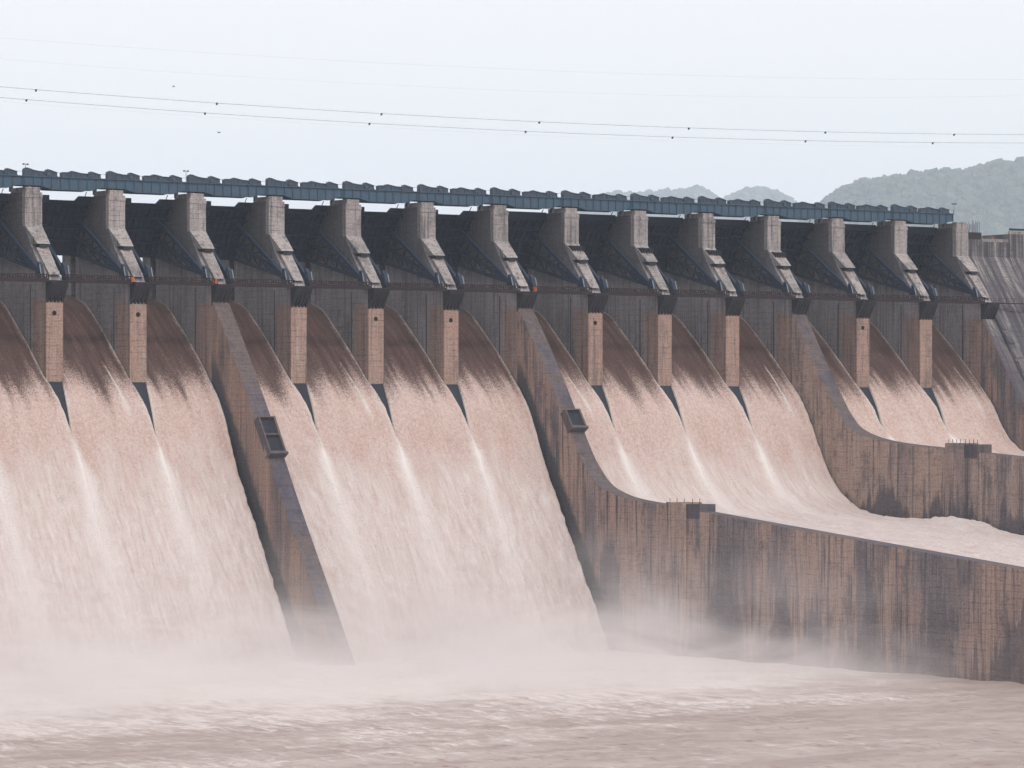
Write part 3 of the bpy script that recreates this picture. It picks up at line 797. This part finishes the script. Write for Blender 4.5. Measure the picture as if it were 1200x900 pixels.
c1 = make_cover(P1, 9.3); c2 = make_cover(P2, 11.1)
first1, first2 = True, True
for k in range(-1, 13):
    for j, (src, L, xs) in enumerate(((c1, 9.3, -4.3), (c2, 11.1, 6.2))):
        if k == -1 and j == 0: pass
        loc = (k * D + xs + L / 2, 3.0, 61.28)
        o = src if k == -1 else copy_thing(src, loc)
        tag(o, ('%s hoist cover over bay ' % ('short' if j == 0 else 'longer')) + baytext(k), 'hoist cover', 'hoist covers on the crest bridge')
c1.location = (-D - 4.3 + 4.65, 3.0, 61.28); c2.location = (-D + 6.2 + 5.55, 3.0, 61.28)

# ------------------------------------------------------------------ training walls
def top_of(pts, y):
    ys = [p[0] for p in pts][::-1]; zs = [p[1] for p in pts][::-1]
    return float(np.interp(y, ys, zs))
def densify(pts):
    C, S = curve(pts, 1.2); return [tuple(q) for q in C]
def wall_blocks(root, off, X, pts, y_a, y_b, zbot, mat, seed, width=12.0):
    """the wall is cast in monoliths: one block per part, joints between them open by a few cm"""
    rr = random.Random(seed); y = y_a; dens = densify(pts)
    while y > y_b + .5:
        w = min(width * rr.uniform(.75, 1.25), y - y_b)
        if y - w - y_b < 4: w = y - y_b
        ya, yb = y, y - w
        ins = [p for p in dens if yb + .12 < p[0] < ya - .12]
        top = [(ya - .02, top_of(dens, ya - .02))] + ins + [(yb + .02, top_of(dens, yb + .02))]
        # small lifts on the sloping top
        st = []; mi = []
        for (a, c), (d, e) in zip(top, top[1:]):
            st.append((a, c))
            slope = abs((e - c) / (d - a + 1e-6))
            if slope > .9 and abs(a - d) > .5:
                st.append(((a * .5 + d * .5), c * .59 + e * .41))
        st.append(top[-1])
        # closed coping strip keeps the left edge crisp
        poly = st + [(yb + .02, zbot), (ya - .02, zbot)]
        em = [1] * (len(st) - 1) + [0, 0, 0]
        j = rr.uniform(-.05, .05)
        part('wall_block', MB().prism_x(poly, X - T + j, X - .03, 0, em), [mat, M['top']], root, off)
        y = yb
TOP1 = [(-11.25, 31.0), (-20, 19.2), (-33, 0), (-45, -19.0), (-58, -38.5), (-72, -59.6)]
TOP2 = [(-11.25, 31.0), (-19, 21.2), (-26, 11.4), (-31.5, 3.2), (-37, -5.0), (-41, -10.3), (-47, -15.6), (-54, -18.2), (-62, -19.6), (-78, -21.0), (-90, -22.1), (-118, -24.7), (-209, -33.0), (-250, -36.7)]
TOP3 = [(-11.25, 31.0), (-19, 19.2), (-26, 9.3), (-32, 1.8), (-38, -2.2), (-51, -5.0), (-77, -7.0), (-106, -9.0), (-160, -13), (-250, -21)]

o = empty('divider_wall', (2 * D - T / 2, -40, -59), 'plain straight divider wall sloping down into the mist, square chamber box halfway', 'divider wall')
W1 = o
wall_blocks(W1, (2 * D - T / 2, -40, -59), 2 * D, TOP1, -11.25, -72, -59.5, M['divider'], 3, 14)
W2 = empty('training_wall', (6 * D - T / 2, -130, -59), 'long brown training wall that curves out and runs off to the right above the river', 'training wall')
wall_blocks(W2, (6 * D - T / 2, -130, -59), 6 * D, TOP2, -11.25, -250, -59.5, M['wall'], 5, 13)
W3 = empty('training_wall', (10 * D - T / 2, -130, -59), 'shorter upper training wall between the third chute and the rightmost chute', 'training wall')
wall_blocks(W3, (10 * D - T / 2, -130, -59), 10 * D, TOP3, -11.25, -250, -59.5, M['wall_high'], 9, 11)

def chamber(root, off, X, y, z, n, ln, ang):
    """air-vent chamber box on a sloping wall top, open toward the left"""
    c = Vector((0, y, z)); d = Vector((0, -math.cos(ang), -math.sin(ang))); u = Vector((0, -math.sin(ang), math.cos(ang)))
    def blk(x0, x1, s0, s1, h0, h1):
        ps = [c + d * s + u * h for s, h in ((s0, h0), (s1, h0), (s1, h1), (s0, h1))]
        return MB().prism_x([(p.y, p.z) for p in ps], x0, x1)
    H = 1.05; t = .36
    part('chamber_side', blk(X - T - .02, X - T + .35, 0, ln, -1.5, H), M['top'], root, off)
    part('chamber_side', blk(X - .4, X + .12, 0, ln, -1.5, H), M['top'], root, off)
    for i in range(n + 1):
        s = i * (ln - t) / n
        part('chamber_wall', blk(X - T + .35, X - .4, s, s + t, -1.5, H - .02), M['top'], root, off)
    part('chamber_sill', blk(X - T - .2, X + .3, ln, ln + .6, -1.5, H + .35), M['top'], root, off)
    part('chamber_floor', blk(X - T + .35, X - .4, t, ln - .01, -.6, .12), M['slab'], root, off)
chamber(W1, (2 * D - T / 2, -40, -59), 2 * D, -32.9, 1.2, 2, 10.5, math.atan2(19, 12))
chamber(W2, (6 * D - T / 2, -130, -59), 6 * D, -32.2, 3.2, 1, 5.6, math.atan2(8.2, 5.5))
def pilaster(root, off, X, ya, yb, ztop, zbot, mat, posts):
    part('pilaster', MB().box(X - T - 1.3, X + .3, yb + (ya - yb) * .45, ya, zbot, ztop), mat, root, off)
    part('gauge_box', MB().box(X - T - .1, X + .25, yb, yb + (ya - yb) * .45 - .01, ztop - 4.0, ztop - .35), M['top'], root, off)
    for i in range(posts):
        y = yb + .3 + i * (ya - yb - .6) / (posts - 1)
        part('rail_post', MB().beam((X - T - .2 if y > yb + (ya - yb) * .45 else X - T + .2, y, ztop - .35), (X - T - .2 if y > yb + (ya - yb) * .45 else X - T + .2, y, ztop + 1.0), .10), M['rail'], root, off)
pilaster(W2, (6 * D - T / 2, -130, -59), 6 * D, -78.2, -90.5, -19.9, -58, M['wall'], 5)
pilaster(W3, (10 * D - T / 2, -130, -59), 10 * D, -77, -88.5, -5.3, -45, M['wall_high'], 8)

# ------------------------------------------------------------------ right abutment
AO = (330, -20, -59)
ab = empty('dam_abutment', AO, 'solid sloping concrete end of the dam at the right edge, streaked with pale run-off', 'dam abutment')
FACE = [(-11.25, 31.0), (-12.0, 29.8), (-72, -59.5)]
def monolith(x0, x1, ztop, yfront, kinkz, dy=0.0):
    poly = [(20, -59.5), (20, ztop), (yfront, ztop), (yfront, kinkz)]
    zs = kinkz
    # lifts of the sloping face: each about 7.5 m, set back by a small berm
    y = yfront; z = kinkz; sl = 12.0 / 18.0
    while z > -59.0:
        h = min(7.5, z + 59.5)
        y2 = y - h * sl * .97; z2 = z - h
        poly.append((y2 - dy, z2)); poly.append((y2 - h * sl * .03 - dy, z2 - .02)); y = y2 - h * sl * .03; z = z2 - .02
    poly.append((y - dy, -59.5))
    return MB().prism_x(poly, x0 + .04, x1 - .04)
part('monolith', monolith(13 * D, 311.6, 53.9, -.1, 48.9, .25), M['abut'], ab, AO)
part('side_wall', MB().prism_x([(-11.0, -59.4), (-72, -59.4), (-58, -39), (-45, -19.5), (-33, -1.6), (-20, 18.0), (-12.0, 29.8), (-11.0, 30.5)], 13 * D - T, 13 * D + .03, 0, [1] * 8), [M['abut_side'], M['abut']], ab, AO)
xs_ = [311.6, 317.5, 322.7, 329, 338, 350, 364, 380, 400]
for i, (a, b_) in enumerate(zip(xs_, xs_[1:])):
    zt = 53.4 if i < 2 else 55.9
    part('monolith', monolith(a, b_, zt, .9 if i % 2 else .75, 49.0, .1 + .12 * (i % 2)), M['abut'], ab, AO)
    part('parapet', MB().box(a + .1, b_ - .1, 1.1, 1.5, zt, zt + .9), M['head'], ab, AO)
part('stub_wall', MB().box(305.7, 311.4, .5, 6, 53.9, 56.0), M['corbel'], ab, AO)
for i in range(16):
    x = 304.5 + i * .46; h = 57.6 + 1.8 * random.random()
    part('starter_bar', MB().beam((x, 1.0 + random.random(), 53.8), (x + random.uniform(-.1, .1), 1.5, h + .6), .09), M['rail'], ab, AO)
part('crest_rail', MB().box(323.0, 400, .9, 1.3, 57.0, 57.6), M['gate'], ab, AO)
b = MB(); b.beam((300.8 + T, -12.4, 34.8), (400, -12.4, 34.8), 1.0, .3); b.beam((306, -12.9, 36.2), (400, -12.9, 36.2), .1)
part('gallery_walkway', b, M['rail'], ab, AO)
for i in range(30):
    x = 306 + i * 3.1; part('rail_post', MB().beam((x, -12.9, 34.9), (x, -12.9, 36.2), .1), M['rail'], ab, AO)
rs = random.Random(4)
for i in range(13):          # small cast ledges stepping down beside the chute wall and across the face
    z = 30.5 - i * 4.2; y = -11.6 - (30.5 - z) * 2 / 3
    part('ledge', MB().prism_x([(y + 2, z), (y - .9 - .5 * rs.random(), z), (y - 1.2 - (3.2 * 2 / 3), z - 3.2), (y + 1, z - 3.9)], 13 * D + .3, 13 * D + 2.4 + 2.2 * rs.random()), M['abut'], ab, AO)
# ------------------------------------------------------------------ power lines
def power_line(name, label, pts, y, rad, spacers, off=(0, 0), rings=True):
    xs = [p[0] for p in pts]; zs = [p[1] for p in pts]
    c = np.polyfit(xs, zs, 2)
    root = empty(name, (xs[0], y, float(np.polyval(c, xs[0]))), label, 'power line', 'power lines crossing the sky')
    o_ = (xs[0], y, float(np.polyval(c, xs[0])))
    N = 48; X = np.linspace(-230, 330, N); n = 5
    rg = [[(float(x), y + rad * math.cos(2 * math.pi * i / n), float(np.polyval(c, x)) + rad * math.sin(2 * math.pi * i / n)) for i in range(n)] for x in X]
    part('conductor', MB().loft(rg), M['wire'], root, o_)
    for x in spacers:
        z = float(np.polyval(c, x)); b = MB()
        b.prism_y([(x - .2, z + .07), (x + .2, z + .07), (x + .07, z - .42), (x - .07, z - .42)], y - .2, y + .2)
        part('damper', b, M['spacer'], root, o_)
power_line('power_line', 'upper of the two darker power lines across the sky', [(-89.6, 68.3), (-38.5, 67.6), (2.9, 67.2), (44.9, 67.2), (87, 67.7), (127.5, 68.4), (190, 70.6)], -150, .07, [-81.4, -38.5, 2.9, 44.9, 87, 127.5, 167.7, -124, 209])
power_line('power_line', 'lower of the two darker power lines across the sky', [(-89.6, 66.2), (-41.4, 65.3), (-.2, 64.9), (41.2, 65.0), (82.3, 65.4), (121.5, 66.2), (190, 68.5)], -150, .07, [-83.6, -41.4, -.2, 41.2, 82.3, 121.5, 160.9, -125, 202])
def pix(u, v, Y):
    r = FW + RT * ((u - 600) / 4564) + Vector((0, 0, 1)) * ((495.7 - v) / 4564); t = (Y - CAM.y) / r.y
    return CAM + r * t
for nm, ps, rad in (('topmost faint thin power line', [(0, 45), (300, 65), (600, 81), (900, 91.5), (1180, 93)], .014), ('second faint thin power line below the topmost', [(0, 70), (300, 90), (600, 106), (900, 115), (1190, 112)], .012),
                    ('faint thin power line just under the two darker ones', [(0, 119), (300, 141), (600, 157), (900, 169), (1190, 173)], .010)):
    q = [pix(u, v, -150) for u, v in ps]
    power_line('power_line', nm, [(p.x, p.z) for p in q], -150.5, rad, [])

# ------------------------------------------------------------------ small things
def lamp(x, label):
    r = empty('lamp_post', (x, 6.0, 61.3), label, 'lamp post', 'lamp posts on the crest')
    part('post', MB().beam((0, 0, 0), (0, 0, 3.2), .12, n=6), M['lampm'], r)
    ca = part('cross_arm', MB().beam((-.55, 0, 3.2), (.55, 0, 3.2), .08), M['lampm'], r)
    for s in (-.55, .55): part('lamp_head', MB().prism_x([(-.22, 3.0), (-.3, 3.3), (.2, 3.42), (.25, 3.05)], s - .2, s + .2), M['lampm'], ca)
p = pix(30, 205, 6.0); lamp(p.x, 'small twin-headed lamp post on the crest at the far left')
p = pix(218, 210, 6.0); lamp(p.x, 'small twin-headed lamp post on the crest above the second gap')
p = pix(1118, 256, 6.0); lamp(p.x, 'small twin-headed lamp post at the right end of the crest bridge')
def drum(x, y, z, label):
    r = empty('orange_drum', (x, y, z), label, 'drum', 'orange drums')
    n = 12; rg = lambda q, h: [(q * math.cos(2 * math.pi * i / n), q * math.sin(2 * math.pi * i / n), h) for i in range(n)]
    shl = part('shell', MB().loft([rg(.46, 0), rg(.5, .1), rg(.5, .55), rg(.53, .6), rg(.5, .65), rg(.5, 1.15), rg(.44, 1.2)]), M['orange'], r)
    part('rim', MB().loft([rg(.54, 1.12), rg(.54, 1.24), rg(.42, 1.24), rg(.42, 1.19)]), M['orange'], shl)
for (u, v), lb in (((155.5, 330), 'orange drum on the platform corner of the second pier'), ((253.5, 331.5), 'orange drum on the platform corner of the pier above the plain divider wall'),
                   ((627, 339), 'orange drum just right of the platform at the head of the long training wall')):
    p = pix(u, v, -13.4); drum(p.x, -13.4, 34.95, lb)

def person(x, y, z, rot, top, label, lean):
    r = empty('person', (x, y, z), label, 'person'); r.rotation_euler = (0, 0, rot)
    J = [(0, 0, .95), (0, 0, 1.2), (0, lean, 1.45), (0, lean, 1.56), (0, lean + .02, 1.68),
         (.10, 0, .9), (.13, -.05, .5), (.14, 0, .09), (.14, -.13, .04),
         (-.10, 0, .9), (-.13, .06, .5), (-.14, .1, .09), (-.14, -.03, .04),
         (.19, lean, 1.42), (.26, lean - .03, 1.14), (.25, lean - .18, .95),
         (-.19, lean, 1.42), (-.27, lean, 1.14), (-.24, lean - .14, .93)]
    E = [(0, 1), (1, 2), (2, 3), (3, 4), (0, 5), (5, 6), (6, 7), (7, 8), (0, 9), (9, 10), (10, 11), (11, 12), (2, 13), (13, 14), (14, 15), (2, 16), (16, 17), (17, 18)]
    R = [.15, .14, .15, .055, .10, .09, .065, .045, .04, .09, .065, .045, .04, .06, .045, .03, .06, .045, .03]
    me = bpy.data.meshes.new('body'); me.from_pydata(J, E, []); me.materials.append(M['skin'])
    o = link('body', me, r)
    sk = o.modifiers.new('skin', 'SKIN'); o.modifiers.new('sub', 'SUBSURF').levels = 1
    o.modifiers['sub'].render_levels = 1
    if not me.skin_vertices: me.attributes.new('skin_vertices', 'FLOAT', 'POINT')
    lay = me.skin_vertices[0] if me.skin_vertices else None
    if lay:
        for i, q in enumerate(R): lay.data[i].radius = (q, q)
        lay.data[0].use_root = True
    n = 10; rg = lambda a, b2, h, yy=0: [(a * math.cos(2 * math.pi * i / n), yy + b2 * math.sin(2 * math.pi * i / n), h) for i in range(n)]
    part('shirt', MB().loft([rg(.19, .15, .9), rg(.18, .145, 1.15), rg(.22, .16, 1.38, lean), rg(.12, .1, 1.5, lean)]), top, r)
    part('trousers', MB().loft([rg(.19, .16, .93), rg(.2, .17, .8), rg(.19, .14, .45), rg(.17, .12, .12)]), M['cloth_dark'], r)
    part('hair', MB().loft([rg(.115, .12, 1.66, lean), rg(.125, .135, 1.72, lean + .02), rg(.09, .1, 1.80, lean + .02), rg(.03, .03, 1.83, lean + .02)]), M['spacer'], r)
person(315.9, 2.6, 53.4, .6, M['cloth_dark'], 'person in dark clothes standing on the dam top at the right', 0)
person(317.9, 2.8, 53.4, -.7, M['cloth_red'], 'person in a red shirt standing on the dam top at the right', .03)

def bird(u, v, Y, label, rot):
    p = pix(u, v, Y); r = empty('bird', p, label, 'bird', 'birds in the sky'); r.rotation_euler = (.2, 0, rot)
    part('body', MB().loft([[(.02 * math.cos(a), -.32, .02 * math.sin(a)) for a in (0, 1.57, 3.14, 4.71)], [(.1 * math.cos(a), -.08, .09 * math.sin(a)) for a in (0, 1.57, 3.14, 4.71)],
                            [(.09 * math.cos(a), .12, .08 * math.sin(a)) for a in (0, 1.57, 3.14, 4.71)], [(.12 * math.cos(a), .42, .01 * math.sin(a)) for a in (0, 1.57, 3.14, 4.71)]]), M['bird'], r)
    for s in (-1, 1):
        part('wing', MB().add([(0, -.12, 0), (s * .4, -.16, .2), (s * .85, .05, .08), (s * .4, .1, .19), (0, .12, 0),
                               (0, -.12, .03), (s * .4, -.16, .22), (s * .85, .05, .09), (s * .4, .1, .21), (0, .12, .03)],
                              [(0, 1, 3, 4), (1, 2, 3), (5, 9, 8, 6), (6, 8, 7), (0, 5, 6, 1), (1, 6, 7, 2), (2, 7, 8, 3), (3, 8, 9, 4)]), M['bird'], r)
bird(256.5, 155.5, -120, 'small dark bird in flight below the power lines at left', .4)
bird(203.5, 101.5, -60, 'tiny bird high in the sky above the power lines', 1.1)

# ------------------------------------------------------------------ spray mist at the toe, haze of the air
k = NT('spray'); p = k.pos(); x, y, z = k.sep(p)
hgt = k.math('SUBTRACT', z, WATER - .5)
nz = k.noise(k.scale(p, (.030, .022, .075)), 1, 6, .66, .9)
nf = k.ramp(nz, .38, .64, .02, 2.3)
hs = k.math('ADD', 3.6, k.math('MULTIPLY', k.ramp(k.noise(k.scale(p, (.016, .012, 0)), 1, 3, .5), .3, .7), 7.5))
vert = k.math('POWER', 2.718, k.math('MULTIPLY', -1.0, k.math('DIVIDE', hgt, hs)))
yf = k.math('MULTIPLY', k.ramp(y, -250, -95), k.ramp(z, -18, -34))
xf = k.ramp(k.math('ADD', x, k.math('MULTIPLY', y, -.12)), 178, 112, .34, 1.0)
yfar = k.ramp(k.math('ADD', y, 0.0), -235, -120, .0, 1.0)
dens = k.math('MULTIPLY', k.math('MULTIPLY', k.math('MULTIPLY', vert, nf), k.math('MULTIPLY', yf, xf)), .040)
pv = k.n('ShaderNodeVolumePrincipled'); pv.inputs['Color'].default_value = (.85, .815, .815, 1); pv.inputs['Anisotropy'].default_value = .0
k.set(pv.inputs['Density'], dens)
k.t.links.new(pv.outputs[0], k.out.inputs['Volume'])
o = link('spray_mist', MB().box(-150, 6 * D - T - .3, -255, -41, WATER - 1.5, -18).mesh('spray_mist', k.m))
tag(o, 'white spray mist drifting over the foot of the chutes', None, None, 'stuff')

k = NT('haze_air')
pv = k.n('ShaderNodeVolumePrincipled'); pv.inputs['Color'].default_value = (.73, .865, 1.0, 1); pv.inputs['Density'].default_value = .000050
pv.inputs['Anisotropy'].default_value = 0.0
k.t.links.new(pv.outputs[0], k.out.inputs['Volume'])
o = link('haze', MB().box(-14000, 21000, -5000, 23500, WATER - 4.0, 1700).mesh('haze', k.m))
tag(o, 'thin pale haze in the air', None, None, 'stuff')
